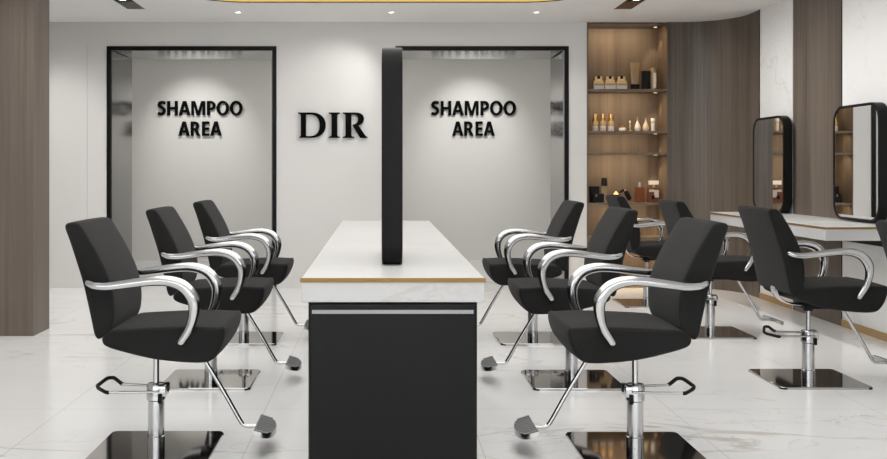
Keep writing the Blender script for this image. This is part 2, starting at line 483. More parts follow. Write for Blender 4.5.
# slots
for sx, kind in slots:
    t = empty('linear_ceiling_light', (sx, (SY0 + SY1) / 2, ZC))
    h = (SY1 - SY0) / 2; m = M['slot_dark'] if kind == 'dark' else M['slot_brown_reflect']
    bm = bmesh.new()
    g = 0.001
    add_box(bm, -SLX + g, -SLX + 0.006, -h + g, h - g, 0.0, 0.10)
    add_box(bm, SLX - 0.006, SLX - g, -h + g, h - g, 0.0, 0.10)
    add_box(bm, -SLX + 0.006, SLX - 0.006, h - 0.006, h - g, 0.0, 0.10)
    add_box(bm, -SLX + 0.006, SLX - 0.006, -h + g, -h + 0.006, 0.0, 0.10)
    add_box(bm, -SLX + g, SLX - g, -h + g, h - g, 0.10, 0.106)
    link('housing', bm, m, t)
    box('cover', -SLX + 0.006, SLX - 0.006, h - 0.38, h - 0.006, 0.002, 0.010, m, t)
    for k in range(4):
        yy = h - 0.50 - k * 0.75
        hd = box('lamp_head', -0.06, 0.06, yy - 0.075, yy + 0.075, 0.01, 0.09, M['frame'], t, bev=0.006)
        bm = bmesh.new(); cyl(bm, 0, yy, 0.002, 0.0095, 0.034, 20)
        link('lens', bm, M['led'], hd)
        if not (sx < 0 and k == 2): lamp('lamp', 'SPOT', (sx, (SY0 + SY1) / 2 + yy, ZC - 0.012), (sx + (1.28 if sx > 0 else -1.28), (SY0 + SY1) / 2 + yy + 0.45, 0.9), SLOT_SPOT, WHITE, t, spot_size=2.0, spot_blend=1.0, shadow_soft_size=0.05)
    tag(t, 'recessed slot light in ceiling, ' + ('dark grey, left of the golden oval recess' if kind == 'dark' else 'brown with wood reflection painted in, right of the golden oval recess'), 'ceiling light', 'slot lights in the ceiling')

# small round downlights near the rear wall
def downlight(x, y, label, spot=None, power=0, size=1.2, blend=0.9, grp='small round downlights'):
    t = empty('downlight', (x, y, ZC))
    ringl = bmesh.new()
    loft(ringl, [[(math.cos(2 * PI * k / 24) * a, math.sin(2 * PI * k / 24) * a, z) for k in range(24)] for a, z in ((0.040, 0.0), (0.040, -0.004), (0.030, -0.006), (0.028, 0.0))], cap=False)
    link('trim_ring', ringl, M['ceiling'], t, smooth=True)
    b = bmesh.new(); cyl(b, 0, 0, -0.003, -0.0005, 0.020, 20)
    link('lens', b, M['led'], t)
    if power:
        lamp('lamp', 'SPOT', (x, y, ZC - 0.02), spot, power, WHITE, t, spot_size=size, spot_blend=blend, shadow_soft_size=0.03)
    tag(t, label, 'downlight', grp)
downlight(-1.33, 9.24, 'small round downlight above the left framed opening', (-1.30, 9.75, 0.0), WALL_SPOT * 0.3)
downlight(0.113, 9.24, 'small round downlight above the tall island mirror', (-0.62, DW, 1.8), WALL_SPOT * 1.05, 1.25)
downlight(1.48, 9.24, 'small round downlight above the right framed opening', (2.0, DW, 1.3), WALL_SPOT * 0.5)
downlight(-3.35, 9.3, 'small round downlight above the wall beside the wooden pillar', (-3.1, DW, 1.2), WALL_SPOT * 0.35)
downlight(-3.45, 8.3, 'unseen round downlight behind the wooden pillar, added to brighten the rear wall', (-3.1, DW, 0.7), WALL_SPOT * 1.6, 1.5)  # unseen lamp added to lift the lower rear wall
for k, (y) in enumerate((4.2, 5.58, 6.95)):
    for s, nm in ((-1.0, 'left'), (1.12, 'right')):
        pass

# ------------------------------------------------------------ signs
def glyph(name, splines, x, z, y, parent, depth=0.02, lab=None):
    bm = curve_mesh(splines, depth)
    bmesh.ops.rotate(bm, cent=(0, 0, 0), matrix=Matrix.Rotation(PI / 2, 3, 'X'), verts=bm.verts)
    bmesh.ops.translate(bm, vec=(x, y, z), verts=bm.verts)
    return link(name, bm, M['letter'], parent)

def bez(p0, p1, p2, p3, n=12):
    out = []
    for k in range(1, n + 1):
        t = k / n; u = 1 - t
        out.append(tuple(u ** 3 * a + 3 * u * u * t * b + 3 * u * t * t * c + t ** 3 * d for a, b, c, d in zip(p0, p1, p2, p3)))
    return out

def q(px, py):   # from the drawn outline to metres, baseline at 350
    k = 1 / 9.18 / 99.3
    return ((px - 395) * k, (350 - py) * k)
def tr(pts): return [q(*p) for p in pts]

Dl = [(75, 118), (205, 118)] + bez((205, 118), (285, 118), (332, 165), (332, 235)) + bez((332, 235), (332, 305), (280, 350), (200, 350)) + [(88, 350), (92, 341), (102, 334), (104, 322), (104, 146), (98, 134), (80, 128)]
Dh = [(151, 136), (190, 136)] + bez((190, 136), (245, 136), (277, 175), (277, 240)) + bez((277, 240), (277, 300), (240, 334), (190, 334)) + [(160, 334), (151, 328)]
Il = [(358, 118), (463, 118), (462, 129), (447, 132), (438, 142), (438, 326), (447, 337), (462, 341), (463, 350), (358, 350), (360, 341), (376, 337), (385, 326), (385, 142), (376, 132), (360, 129)]
Rl = [(487, 118), (600, 118)] + bez((600, 118), (655, 118), (682, 140), (682, 175)) + bez((682, 175), (682, 205), (665, 226), (632, 236)) + [(692, 325), (702, 337), (715, 341), (716, 350), (648, 350), (578, 240), (578, 230), (592, 226)] + bez((592, 226), (618, 220), (627, 205), (627, 178)) + bez((627, 178), (627, 150), (610, 136), (585, 136)) + [(567, 137), (567, 326), (575, 337), (592, 341), (593, 350), (487, 350), (489, 341), (504, 337), (513, 326), (513, 142), (504, 132), (489, 129)]
t = empty('wall_sign', (-0.471, DW, 1.513))
for s in ([Dl, Dh], [Il], [Rl]):
    glyph('letter', [tr(x) for x in s], 0, 0, -0.024, t, 0.022)
box('mounting_pins', -0.20, -0.195, -0.014, 0.0, 0.12, 0.125, M['letter'], t) if False else None
tag(t, 'large black serif letters DIR mounted on the rear wall', 'wall sign')

def arc(cx, cy, rx, ry, a0, a1, n=16):
    return [(cx + rx * math.cos(math.radians(a0 + (a1 - a0) * k / n)), cy + ry * math.sin(math.radians(a0 + (a1 - a0) * k / n))) for k in range(n + 1)]

def stroke(pts, w):
    """even-width band along a path"""
    P = [Vector((x, y)) for x, y in pts]
    Lf, Rt = [], []
    for i, p in enumerate(P):
        d = (P[min(i + 1, len(P) - 1)] - P[max(i - 1, 0)]).normalized()
        nrm = Vector((-d.y, d.x)) * (w / 2)
        Lf.append(tuple(p + nrm)); Rt.append(tuple(p - nrm))
    return Lf + Rt[::-1]

# bold sans capitals, cap height 1: name -> (width, splines)
S_ = 0.205
def s_path():
    w = 0.60
    up = catmull([(0.545, 0.865, 0), (0.42, 0.895, 0), (0.30, 0.905, 0), (0.17, 0.86, 0), (0.118, 0.745, 0), (0.16, 0.63, 0), (0.30, 0.54, 0), (0.42, 0.46, 0), (0.475, 0.335, 0), (0.43, 0.19, 0), (0.30, 0.105, 0), (0.16, 0.105, 0), (0.035, 0.155, 0)], 6)
    return [(p.x, p.y) for p in up]
GL = {
    'S': (0.58, [stroke(s_path(), S_)]),
    'H': (0.74, [[(0, 0), (S_, 0), (S_, 0.41), (0.74 - S_, 0.41), (0.74 - S_, 0), (0.74, 0), (0.74, 1), (0.74 - S_, 1), (0.74 - S_, 0.59), (S_, 0.59), (S_, 1), (0, 1)]]),
    'A': (0.82, [[(0, 0), (0.215, 0), (0.275, 0.215), (0.545, 0.215), (0.605, 0), (0.82, 0), (0.53, 1), (0.29, 1)], [(0.32, 0.385), (0.41, 0.72), (0.50, 0.385)]]),
    'M': (0.96, [[(0, 0), (0.18, 0), (0.165, 0.74), (0.385, 0), (0.575, 0), (0.795, 0.74), (0.78, 0), (0.96, 0), (0.96, 1), (0.70, 1), (0.48, 0.28), (0.26, 1), (0, 1)]]),
    'P': (0.60, [[(0, 0), (S_, 0), (S_, 0.355), (0.27, 0.355)] + arc(0.28, 0.677, 0.32, 0.323, -90, 90) + [(0, 1)], [(S_, 0.52)] + arc(0.255, 0.68, 0.14, 0.16, -90, 90) + [(S_, 0.84)]]),
    'O': (0.88, [arc(0.44, 0.5, 0.44, 0.52, 0, 350, 35), arc(0.44, 0.5, 0.225, 0.355, 0, 350, 35)]),
    'R': (0.69, [[(0, 0), (S_, 0), (S_, 0.38), (0.285, 0.38), (0.46, 0), (0.69, 0), (0.475, 0.43)] + arc(0.29, 0.70, 0.32, 0.30, -42, 90) + [(0, 1)], [(S_, 0.54)] + arc(0.265, 0.69, 0.14, 0.15, -90, 90) + [(S_, 0.84)]]),
    'E': (0.53, [[(0, 0), (0.53, 0), (0.53, 0.17), (S_, 0.17), (S_, 0.42), (0.50, 0.42), (0.50, 0.59), (S_, 0.59), (S_, 0.83), (0.53, 0.83), (0.53, 1), (0, 1)]]),
}
def font_letters(parent, text, width, cap, zb, yy):
    pairs = [(0.6 if a == 'A' and b in 'RE' else 0.55 if 'A' in (a, b) or 'P' == a else 0.55 if (a, b) == ('O', 'O') else 0.85 if 'S' in (a, b) else 1.15) for a, b in zip(text[:-1], text[1:])]
    tot = sum(GL[c][0] for c in text)
    # natural spacing, then fit the word to its width
    nat = tot + 0.125 * sum(pairs)
    kx = width / nat
    x = -width / 2
    for i, ch in enumerate(text):
        w, sp = GL[ch]
        glyph('letter', [[(px_ * kx, py_ * cap) for px_, py_ in q_] for q_ in sp], x, zb, yy - 0.015, parent, 0.03)
        x += w * kx + (0.125 * pairs[i] * kx if i < len(pairs) else 0)

def s_x(px, D): return (px - 379.5) * D / 980.0
def s_z(py, D): return 1.2 + (169 - py) * D / 980.0
DL = DB - 0.03
for xa, xb, ya, yb, lab in ((157.5, 242.5, 179, 222, 'raised black lettering SHAMPOO AREA on the far wall behind the left opening'),
                            (431, 516, 453, 495.5, 'raised black lettering SHAMPOO AREA on the far wall behind the right opening')):
    cx = s_x((xa + xb) / 2, DL)
    t = empty('wall_lettering', (cx, DB, 0))
    font_letters(t, 'SHAMPOO', (xb - xa) * DL / 980, 14.3 * DL / 980, s_z(115.3, DL), -0.012)
    font_letters(t, 'AREA', (yb - ya) * DL / 980, 14.3 * DL / 980, s_z(135.8, DL), -0.012)
    tag(t, lab, 'wall sign', 'shampoo area signs')
    # washer over the sign
    downlight(cx - 0.03, DB - 1.15, 'round downlight in the shampoo room over the ' + ('left' if xa < 300 else 'right') + ' lettering', (cx - 0.02, DB, 1.60), FAR_SPOT * 0.85, 1.2, grp='downlights over the shampoo lettering')
t = empty('added_light_panel', (-0.4, 11.1, ZC))  # unseen panel added to fill the shampoo room with light
box('frame', -2.6, 2.6, -0.42, 0.42, -0.012, -0.0005, M['ceiling'], t)
box('diffuser', -2.56, 2.56, -0.38, 0.38, -0.016, -0.0125, plain('added_room_panel', (0.8, 0.8, 0.8), 0.5, emit=(1, 0.98, 0.95), estr=2.6), t)
tag(t, 'unseen long flat light panel added on the ceiling of the shampoo room', 'ceiling light')

# ------------------------------------------------------------ island
IX0, IX1, IY0, IY1 = -0.291, 0.389, 3.63, 7.66
ICX = 0.05
t = empty('styling_island', (ICX, (IY0 + IY1) / 2, 0))
hw = 0.34; hl = (IY1 - IY0) / 2
box('countertop', -hw, hw, -hl + 0.002, hl - 0.002, 0.706, 0.797, M['top_marble'], t, bev=0.002, seg=1)
bm = bmesh.new()
add_box(bm, -hw - 0.004, hw + 0.004, -hl - 0.002, -hl + 0.0015, 0.780, 0.7962)
add_box(bm, -hw - 0.004, hw + 0.004, hl - 0.0015, hl + 0.002, 0.780, 0.7962)
add_box(bm, -hw - 0.0012, -hw - 0.0002, -hl + 0.0015, hl - 0.0015, 0.780, 0.7962)
add_box(bm, hw + 0.0002, hw + 0.0012, -hl + 0.0015, hl - 0.0015, 0.780, 0.7962)
link('gold_inlay', bm, M['gold'], t)
box('cabinet_body', -0.305, 0.305, -hl + 0.03, hl - 0.03, 0.04, 0.705, M['blackpaint'], t)
box('plinth', -0.27, 0.27, -hl + 0.07, hl - 0.07, 0.0, 0.04, M['frame'], t)
d = box('front_panel', -0.312, 0.312, -hl, -hl + 0.029, 0.045, 0.700, M['blackpaint'], t, bev=0.009, seg=3)
box('grip_strip', -0.300, 0.298, -hl - 0.0025, -hl + 0.004, 0.664, 0.678, M['alu'], d)
# side drawers facing the chairs
for s in (-1, 1):
    for k in range(6):
        y0 = -hl + 0.06 + k * (2 * hl - 0.12) / 6 + 0.004; y1 = y0 + (2 * hl - 0.12) / 6 - 0.008
        a, b = sorted((s * 0.3055, s * 0.318))
        dr = box('drawer', a, b, y0, y1, 0.06, 0.70, M['blackpaint'], t, bev=0.003)
        a, b = sorted((s * 0.3175, s * 0.322))
        box('handle', a, b, y0 + 0.05, y1 - 0.05, 0.664, 0.676, M['alu'], dr)
tag(t, 'long white marble topped island with gold edge and black cabinet front', 'counter')

# mirrors (local: faces along x, width along y, height z, origin at bottom centre)
def make_mirror(W, H, T, r, lip, two_sided, front):
    t = empty('styling_mirror')
    def pts(w, h, rr, x): return [(x, y, z + H / 2) for y, z in rrect(w, h, rr, 10)]
    x0, x1 = -T / 2, T / 2
    w2, h2, r2 = W - 2 * lip, H - 2 * lip, r - lip
    e = 0.008
    bm = bmesh.new()
    b_ = 0.003
    R = [pts(w2, h2, r2, x0 + e), pts(w2, h2, r2, x0), pts(W - 2 * b_, H - 2 * b_, r - b_, x0), pts(W, H, r, x0 + b_), pts(W, H, r, x1 - b_), pts(W - 2 * b_, H - 2 * b_, r - b_, x1), pts(w2, h2, r2, x1), pts(w2, h2, r2, x1 - e), pts(w2, h2, r2, x0 + e)]
    loft(bm, R, cap=False)
    bmesh.ops.remove_doubles(bm, verts=bm.verts, dist=1e-6)
    link('frame', bm, M['frame'], t, smooth=True, angle=35)
    for s in (-1, 1):
        if not two_sided and s != front: 
            bm = bmesh.new(); xa = s * (T / 2 - e)
            loft(bm, [pts(w2 - 0.001, h2 - 0.001, r2, xa - s * 0.004), pts(w2 - 0.001, h2 - 0.001, r2, xa)])
            link('back_panel', bm, M['blackpaint'], t)
            continue
        bm = bmesh.new(); xa = s * (T / 2 - e + 0.004)
        loft(bm, [pts(w2 - 0.001, h2 - 0.001, r2, xa - s * 0.004), pts(w2 - 0.001, h2 - 0.001, r2, xa)])
        link('mirror_glass', bm, M['mirror'], t)
    return t
t = make_mirror(0.62, 0.918, 0.086, 0.10, 0.014, True, 0)
t.location = (0.053, 4.375, 0.7972)
tag(t, 'tall black framed two-sided mirror standing on the marble island', 'mirror')
proto = make_mirror(0.69, 0.84, 0.075, 0.125, 0.020, False, -1)
box('wall_mount', 0.0377, 0.0665, -0.2, 0.2, 0.2, 0.64, M['blackpaint'], proto)
XM = XR - 0.0675
proto.location = (XM, 7.06, 0.826)
tag(proto, 'rounded black framed wall mirror nearer the camera, over the near end of the wall counter', 'mirror', 'rounded mirrors on the right wall')
m2 = copy_tree(proto); m2.location = (XM, 8.65, 0.8195)
tag(m2, 'rounded black framed wall mirror farther back, beside the curved wood wall', 'mirror', 'rounded mirrors on the right wall')

# wall counter
t = empty('wall_counter', ((2.95 + XR) / 2, (6.48 + 8.74) / 2, 0))
hw = (XR - 2.95) / 2; hl = (8.74 - 6.48) / 2
box('countertop', -hw, hw - 0.001, -hl, hl, 0.725, 0.818, M['top_marble'], t, bev=0.002, seg=1)
bm = bmesh.new()
add_box(bm, -hw - 0.003, hw - 0.002, -hl - 0.003, -hl - 0.0005, 0.801, 0.8145)
add_box(bm, -hw - 0.003, -hw - 0.0005, -hl - 0.0004, hl + 0.003, 0.801, 0.8145)
link('gold_inlay', bm, M['gold'], t)
box('wall_bracket', hw - 0.04, hw - 0.001, -hl + 0.1, hl - 0.1, 0.66, 0.7245, M['blackpaint'], t)
tag(t, 'white marble counter with gold line fixed along the right wall', 'counter')

# ------------------------------------------------------------ salon chairs
def extruded_pad(prof, hw, bev, n=5, bulge=0.0):
    """prof: (x,z) closed outline; soft-edged slab from y=-hw to hw"""
    P = catmull([(x, 0, z) for x, z in prof], 7, closed=True)
    N = []
    m = len(P)
    area = sum(P[i].x * P[(i + 1) % m].z - P[(i + 1) % m].x * P[i].z for i in range(m))
    sg = 1 if area > 0 else -1
    for i in range(m):
        t = (P[(i + 1) % m] - P[i - 1]).normalized()
        N.append(Vector((t.z, 0, -t.x)) * sg)     # outward
    stations = []
    for k in range(n + 1):
        a = PI / 2 * k / n
        stations.append((-hw + bev * (1 - math.sin(a)), bev * (1 - math.cos(a))))
    mid = [(-hw * f, 0.0) for f in (0.6, 0.3, 0.0, -0.3, -0.6)]
    st = stations + mid + [(-y, d) for y, d in stations[::-1]]
    # k=0: edge face inset by bev ... ordering from side face to the full outline
    st = [(-hw, bev)] + [(-hw + bev * (1 - math.cos(PI / 2 * k / n)), bev * (1 - math.sin(PI / 2 * k / n))) for k in range(1, n + 1)] + mid + \
         [(hw - bev * (1 - math.cos(PI / 2 * k / n)), bev * (1 - math.sin(PI / 2 * k / n))) for k in range(n, 0, -1)] + [(hw, bev)]
    rings = []
    for y, d in st:
        e = bulge * (1 - (y / hw) ** 2)
        rings.append([(p.x - nn.x * (d - e), y, p.z - nn.z * (d - e)) for p, nn in zip(P, N)])
    bm = bmesh.new()
    # dome the side faces a little
    loft(bm, rings, cap=False)
    bm.verts.ensure_lookup_table()
    ends = [([bm.verts[e * m + i] for i in range(m)], sd) for e, sd in ((0, -1), (len(rings) - 1, 1))]
    for vs, s in ends:
        c = Vector((0, 0, 0))
        for v in vs: c += v.co
        c /= m
        ring1 = [bm.verts.new((v.co.x * 0.6 + c.x * 0.4, s * (hw + 0.003), v.co.z * 0.6 + c.z * 0.4)) for v in vs]
        cv = bm.verts.new((c.x, s * (hw + 0.004), c.z))
        for i in range(m):
            j = (i + 1) % m
            bm.faces.new((vs[i], vs[j], ring1[j], ring1[i]))
            bm.faces.new((ring1[i], ring1[j], cv))
    return bm

def make_chair(s):
    """front = +x; s mirrors the pump lever across y"""
    t = empty('salon_chair')
    # base plate
    bm = bmesh.new()
    a = rrect(0.505, 0.50, 0.03, 6); b = rrect(0.499, 0.494, 0.027, 6)
    loft(bm, [[(x, y, 0.0) for x, y in a], [(x, y, 0.010) for x, y in a], [(x, y, 0.013) for x, y in b]])
    bp_ = link('base_plate', bm, M['plate'], t, smooth=True, angle=30)
    for cx, cy in ((-1, -1), (1, -1), (-1, 1), (1, 1)):
        bm = bmesh.new()
        pts = []
        for k in range(7):
            ang = PI / 2 * k / 6
            pts.append((cx * (0.2225 + 0.0312 * math.cos(ang)), cy * (0.220 + 0.0312 * math.sin(ang))))
        pin = [(cx * (0.2225 + 0.0298 * math.cos(PI / 2 * k / 6)), cy * (0.220 + 0.0298 * math.sin(PI / 2 * k / 6))) for k in range(7)]
        ring = pts + pin[::-1]
        loft(bm, [[(x, y, 0.0005) for x, y in ring], [(x, y, 0.0095) for x, y in ring]])
        link('corner_guard', bm, M['rubber'], bp_)
    # column
    bm = bmesh.new(); lathe(bm, [(0.037, 0.013), (0.037, 0.06), (0.0345, 0.062), (0.0345, 0.235), (0.030, 0.24)], 28)
    link('column', bm, M['chrome'], t, smooth=True)
    bm = bmesh.new(); lathe(bm, [(0.013, 0.235), (0.013, 0.412)], 20)
    link('piston', bm, M['chrome'], t, smooth=True)
    bm = bmesh.new()
    lathe(bm, [(0.036, 0.212), (0.040, 0.216), (0.040, 0.276), (0.036, 0.284), (0.016, 0.288)], 28)
    add_box(bm, 0.0, 0.048, -0.036, 0.036, 0.232, 0.278, 0.004)
    pc = link('pump_collar', bm, M['chrome'], t, smooth=True)
    box('pedal_block', 0.030, 0.052, s * 0.020 - 0.014, s * 0.020 + 0.014, 0.245, 0.282, M['rubber'], pc, bev=0.003)
    box('pedal_block', 0.018, 0.034, -s * 0.0375 - 0.006, -s * 0.0375 + 0.006, 0.205, 0.245, M['rubber'], pc, bev=0.002)
    # lever
    bm = bmesh.new()
    tube(bm, [(0.0, s * 0.045, 0.262), (-0.165, s * 0.062, 0.266)], 0.0055, 10)
    tube(bm, [(0.02, -s * 0.045, 0.256), (-0.20, -s * 0.062, 0.258)], 0.0055, 10)
    lv = link('pump_lever', bm, M['chrome'], t, smooth=True)
    bm = bmesh.new()
    g = catmull([(-0.160, s * 0.062, 0.266), (-0.172, s * 0.066, 0.272), (-0.196, s * 0.068, 0.290), (-0.206, s * 0.066, 0.293), (-0.226, s * 0.058, 0.291), (-0.248, s * 0.008, 0.275), (-0.250, s * 0.000, 0.272), (-0.240, -s * 0.020, 0.266), (-0.198, -s * 0.060, 0.258), (-0.185, -s * 0.062, 0.258)], 4)
    tube(bm, g, 0.0082, 10)
    link('lever_grip', bm, M['rubber'], lv, smooth=True)
    # under-seat mount
    box('seat_mount', -0.05, 0.19, -0.07, 0.07, 0.412, 0.442, M['blackpaint'], t, bev=0.004)
    bm = bmesh.new(); cyl(bm, 0, 0, 0.395, 0.413, 0.026, 20)
    link('mount_boss', bm, M['rubber'], t, smooth=True)
    # bracket up to the backrest
    bm = bmesh.new()
    pts = catmull([(-0.05, 0, 0.430), (-0.12, 0, 0.440), (-0.17, 0, 0.468), (-0.192, 0, 0.505), (-0.196, 0, 0.535)], 6)
    tube(bm, pts, 0.006, 12, ratio=8.0, side=(0, 1, 0))
    link('back_bracket', bm, M['chrome'], t, smooth=True)
    # seat
    seat = [(0.300, 0.560), (0.20, 0.564), (0.05, 0.560), (-0.08, 0.553), (-0.125, 0.548), (-0.155, 0.530), (-0.165, 0.508), (-0.145, 0.482), (-0.06, 0.456), (0.04, 0.433), (0.14, 0.421), (0.225, 0.417), (0.272, 0.425), (0.302, 0.455), (0.322, 0.495), (0.331, 0.535), (0.325, 0.560)]
    link('seat', extruded_pad(seat, 0.247, 0.016, bulge=0.006), M['fabric'], t, smooth=True, angle=50)
    back = [(-0.256, 0.976), (-0.217, 0.915), (-0.180, 0.850), (-0.145, 0.775), (-0.124, 0.705), (-0.117, 0.640), (-0.121, 0.580), (-0.138, 0.540), (-0.166, 0.518), (-0.184, 0.512), (-0.198, 0.530), (-0.209, 0.580), (-0.226, 0.660), (-0.246, 0.745), (-0.272, 0.830), (-0.296, 0.905), (-0.316, 0.962), (-0.310, 0.982), (-0.285, 0.986)]
    back = [(x, z - 0.003 * max(0, (z - 0.6) / 0.38)) for x, z in back]
    link('backrest', extruded_pad(back, 0.235, 0.012, bulge=0.002), M['fabric'], t, smooth=True, angle=50)
    # armrests
    arm = [(-0.214, 0.743), (-0.186, 0.733), (-0.135, 0.730), (-0.066, 0.738), (0.039, 0.751), (0.110, 0.751), (0.168, 0.731), (0.205, 0.688), (0.214, 0.638), (0.198, 0.569), (0.160, 0.506)]
    rad = [0.0125, 0.015, 0.017, 0.018, 0.0195, 0.022, 0.0255, 0.0265, 0.023, 0.018, 0.0145]
    for sd in (-1, 1):
        pts3 = []
        rr = []
        ap = [(x, sd * (0.262 if i == 0 else 0.268 + 0.006 * math.sin(PI * i / 10)), z) for i, (x, z) in enumerate(arm)]
        c3 = catmull(ap, 7)
        for i in range(len(c3)):
            f = i / 7; k = min(int(f), len(rad) - 2); rr.append(rad[k] + (rad[k + 1] - rad[k]) * (f - k))
        # rounded tips
        tip0 = [c3[0] + (c3[0] - c3[1]).normalized() * d for d in (0.011, 0.008)]
        tip1 = [c3[-1] + (c3[-1] - c3[-2]).normalized() * d for d in (0.008, 0.013)]
        pp = tip0 + c3 + tip1
        rr = [rad[0] * 0.35, rad[0] * 0.75] + rr + [rad[-1] * 0.8, rad[-1] * 0.35]
        bm = bmesh.new(); tube(bm, pp, rr, 16, ratio=0.82, side=(0, 1, 0))
        ar = link('armrest', bm, M['chrome'], t, smooth=True, angle=60)
        bm = bmesh.new()
        tube(bm, [(-0.200, sd * 0.222, 0.735), (-0.200, sd * 0.262, 0.735)], 0.008, 10)
        tube(bm, [(0.168, sd * 0.236, 0.520), (0.168, sd * 0.266, 0.520)], 0.008, 10)
        link('arm_bolt', bm, M['chrome'], ar, smooth=True)
    # footrest
    bm = bmesh.new()
    tube(bm, catmull([(0.15, 0, 0.432), (0.19, 0, 0.408), (0.216, 0, 0.368), (0.295, 0, 0.238), (0.362, 0, 0.120), (0.380, 0, 0.103), (0.395, 0, 0.100), (0.445, 0, 0.101)], 4), 0.0095, 12)
    fb = link('footrest_bar', bm, M['chrome'], t, smooth=True, angle=60)
    # half-moon ribbed plate: straight edge towards the seat, curved edge out
    n = 18
    outer = []
    for k in range(n + 1):
        a = -PI / 2 + PI * k / n
        outer.append((0.433 + 0.080 * max(math.cos(a), 0) ** 0.6, 0.138 * math.sin(a)))
    bm = bmesh.new()
    slope = 0.30
    def zt(x): return 0.117 - (x - 0.433) * slope
    loft(bm, [[(x, y, zt(x) - 0.022) for x, y in outer], [(x, y, zt(x)) for x, y in outer]])
    fr = link('footrest_plate', bm, M['chrome'], t, smooth=True, angle=30)
    bm = bmesh.new()
    for k in range(-4, 5):
        y = k * 0.029
        w = 0.078 * math.sqrt(max(1 - (y / 0.138) ** 2, 0.0)) ** 0.6
        rs = []
        for x in (0.435, 0.433 + w):
            z = zt(x)
            rs.append([(x, y - 0.0042, z - 0.001), (x, y - 0.0036, z + 0.004), (x, y + 0.0036, z + 0.004), (x, y + 0.0042, z - 0.001)])
        loft(bm, rs)
    link('footrest_ribs', bm, M['ribs'], fr)
    return t

G = 'salon chairs'
LX, RXC = -0.956, 1.102
base_l = make_chair(1)
base_l.location = (LX, 4.21, 0)
def put(src, x, y, rz, label, grp, drop=0.0):
    o = copy_tree(src) if src.get('label') else src
    o.location = (x, y, 0); o.rotation_euler = (0, 0, rz)
    for ch in o.children:
        if not ch.name.startswith(('base_plate', 'column', 'pump', 'piston', 'footrest')): ch.location.z = -drop
    return tag(o, label, 'salon chair', grp)
gl, gi, gw = 'chairs left of the island', 'chairs right of the island', 'chairs facing the right wall'
put(base_l, LX, 4.195, 0, 'black salon chair with chrome arms, largest and nearest left of the island', gl)
put(base_l, LX, 5.56, 0, 'black salon chair with chrome arms, middle of the three left of the island', gl, 0.003)
put(base_l, LX, 6.91, 0, 'black salon chair with chrome arms, farthest of the three left of the island', gl, 0.008)
put(base_l, 2.43, 3.95, 0, 'black salon chair cut by the right picture edge, only its backrest showing', gw)
put(base_l, 2.438, 5.575, 0, 'black salon chair seen from behind in front of the near wall mirror and counter end', gw)
put(base_l, 2.412, 7.15, 0, 'black salon chair facing the wall counter, half hidden behind the nearest right island chair', gw, 0.012)
put(base_l, 2.38, 8.72, 0, 'farthest black salon chair facing the wall, just before the lit display shelves', gw, 0.020)
base_r = make_chair(-1)
put(base_r, RXC - 0.012, 4.18, PI, 'black salon chair with chrome arms, largest and nearest right of the island', gi)
put(base_r, 1.088, 5.55, PI, 'black salon chair with chrome arms, middle of the three right of the island', gi, 0.005)
put(base_r, 1.080, 6.91, PI, 'black salon chair with chrome arms, farthest of the three right of the island', gi, 0.010)

# ------------------------------------------------------------ products on the shelves
DP = 10.02
def px(x): return (x - 379.5) * DP / 980
PXM = DP / 980      # metres per pixel there
def product(name, cx, z, label, cat, grp, parts):
    t = empty(name, (px(cx), DP, z + 0.0005))
    for nm, mat, kind, a in parts:
        bm = bmesh.new()
        if kind == 'box':
            x0, x1, y0, y1, z0, z1 = a
            add_box(bm, x0, x1, y0, y1, z0, z1, 0.003)
        elif kind == 'lathe':
            lathe(bm, a, 20)
        elif kind == 'tube':   # flattened tube: (w0,d0,z0),(w1,d1,z1)
            loft(bm, [[(x, y, zz) for x, y in rrect(w, d, min(w, d) * 0.49, 5)] for w, d, zz in a])
        elif kind == 'bar':
            tube(bm, a[0], a[1], 12)
        link(nm, bm, M[mat], t, smooth=(kind != 'box'))
    tag(t, label, cat, grp)
    return t
u = PXM
square = [('bottle_body', 'clear', 'box', (-5.3*u, 5.3*u, -0.02, 0.02, 0, 7.0*u)), ('liquid', 'amber', 'box', (-4.9*u, 4.9*u, -0.0212, 0.0212, 4.6*u, 6.6*u)),
          ('collar', 'gold_cap', 'box', (-4.6*u, 4.6*u, -0.018, 0.018, 7.0*u, 9.6*u)), ('cap', 'gold_cap', 'box', (-3.6*u, -1.4*u, -0.014, 0.014, 9.6*u, 13.6*u)), ('cap', 'gold_cap', 'box', (1.6*u, 3.6*u, -0.014, 0.014, 9.6*u, 13.6*u)),
          ('spray_nozzle', 'pearl', 'box', (-1.3*u, 1.5*u, -0.018, 0.012, 8.0*u, 11.0*u)), ('nozzle_top', 'black_pack', 'box', (-0.9*u, 1.3*u, -0.012, 0.010, 11.05*u, 14.2*u))]
for cx, l in ((598.5, 'leftmost of three on the top shelf'), (610, 'middle of three on the top shelf'), (621.5, 'rightmost of three, beside the tall tube')):
    product('perfume_bottle', cx, SH[0], 'squat glass perfume bottle with gold cap, ' + l, 'bottle', 'squat gold capped bottles on the top shelf', square)
product('cosmetic_tube', 635, SH[0], 'tall champagne squeeze tube standing on its black cap, top shelf', 'cosmetic tube', None,
        [('cap', 'black_pack', 'tube', [(8.4*u, 0.05, 0), (8.8*u, 0.052, 5.8*u)]), ('tube_body', 'gold_tube', 'tube', [(8.8*u, 0.05, 5.9*u), (10*u, 0.03, 20*u), (11*u, 0.008, 27.5*u)])])
product('product_box', 645.5, SH[0], 'matt black upright box on the top shelf between tube and gold cylinder', 'box', None,
        [('carton', 'black_pack', 'box', (-3.4*u, 3.4*u, -0.03, 0.03, 0, 19*u))])
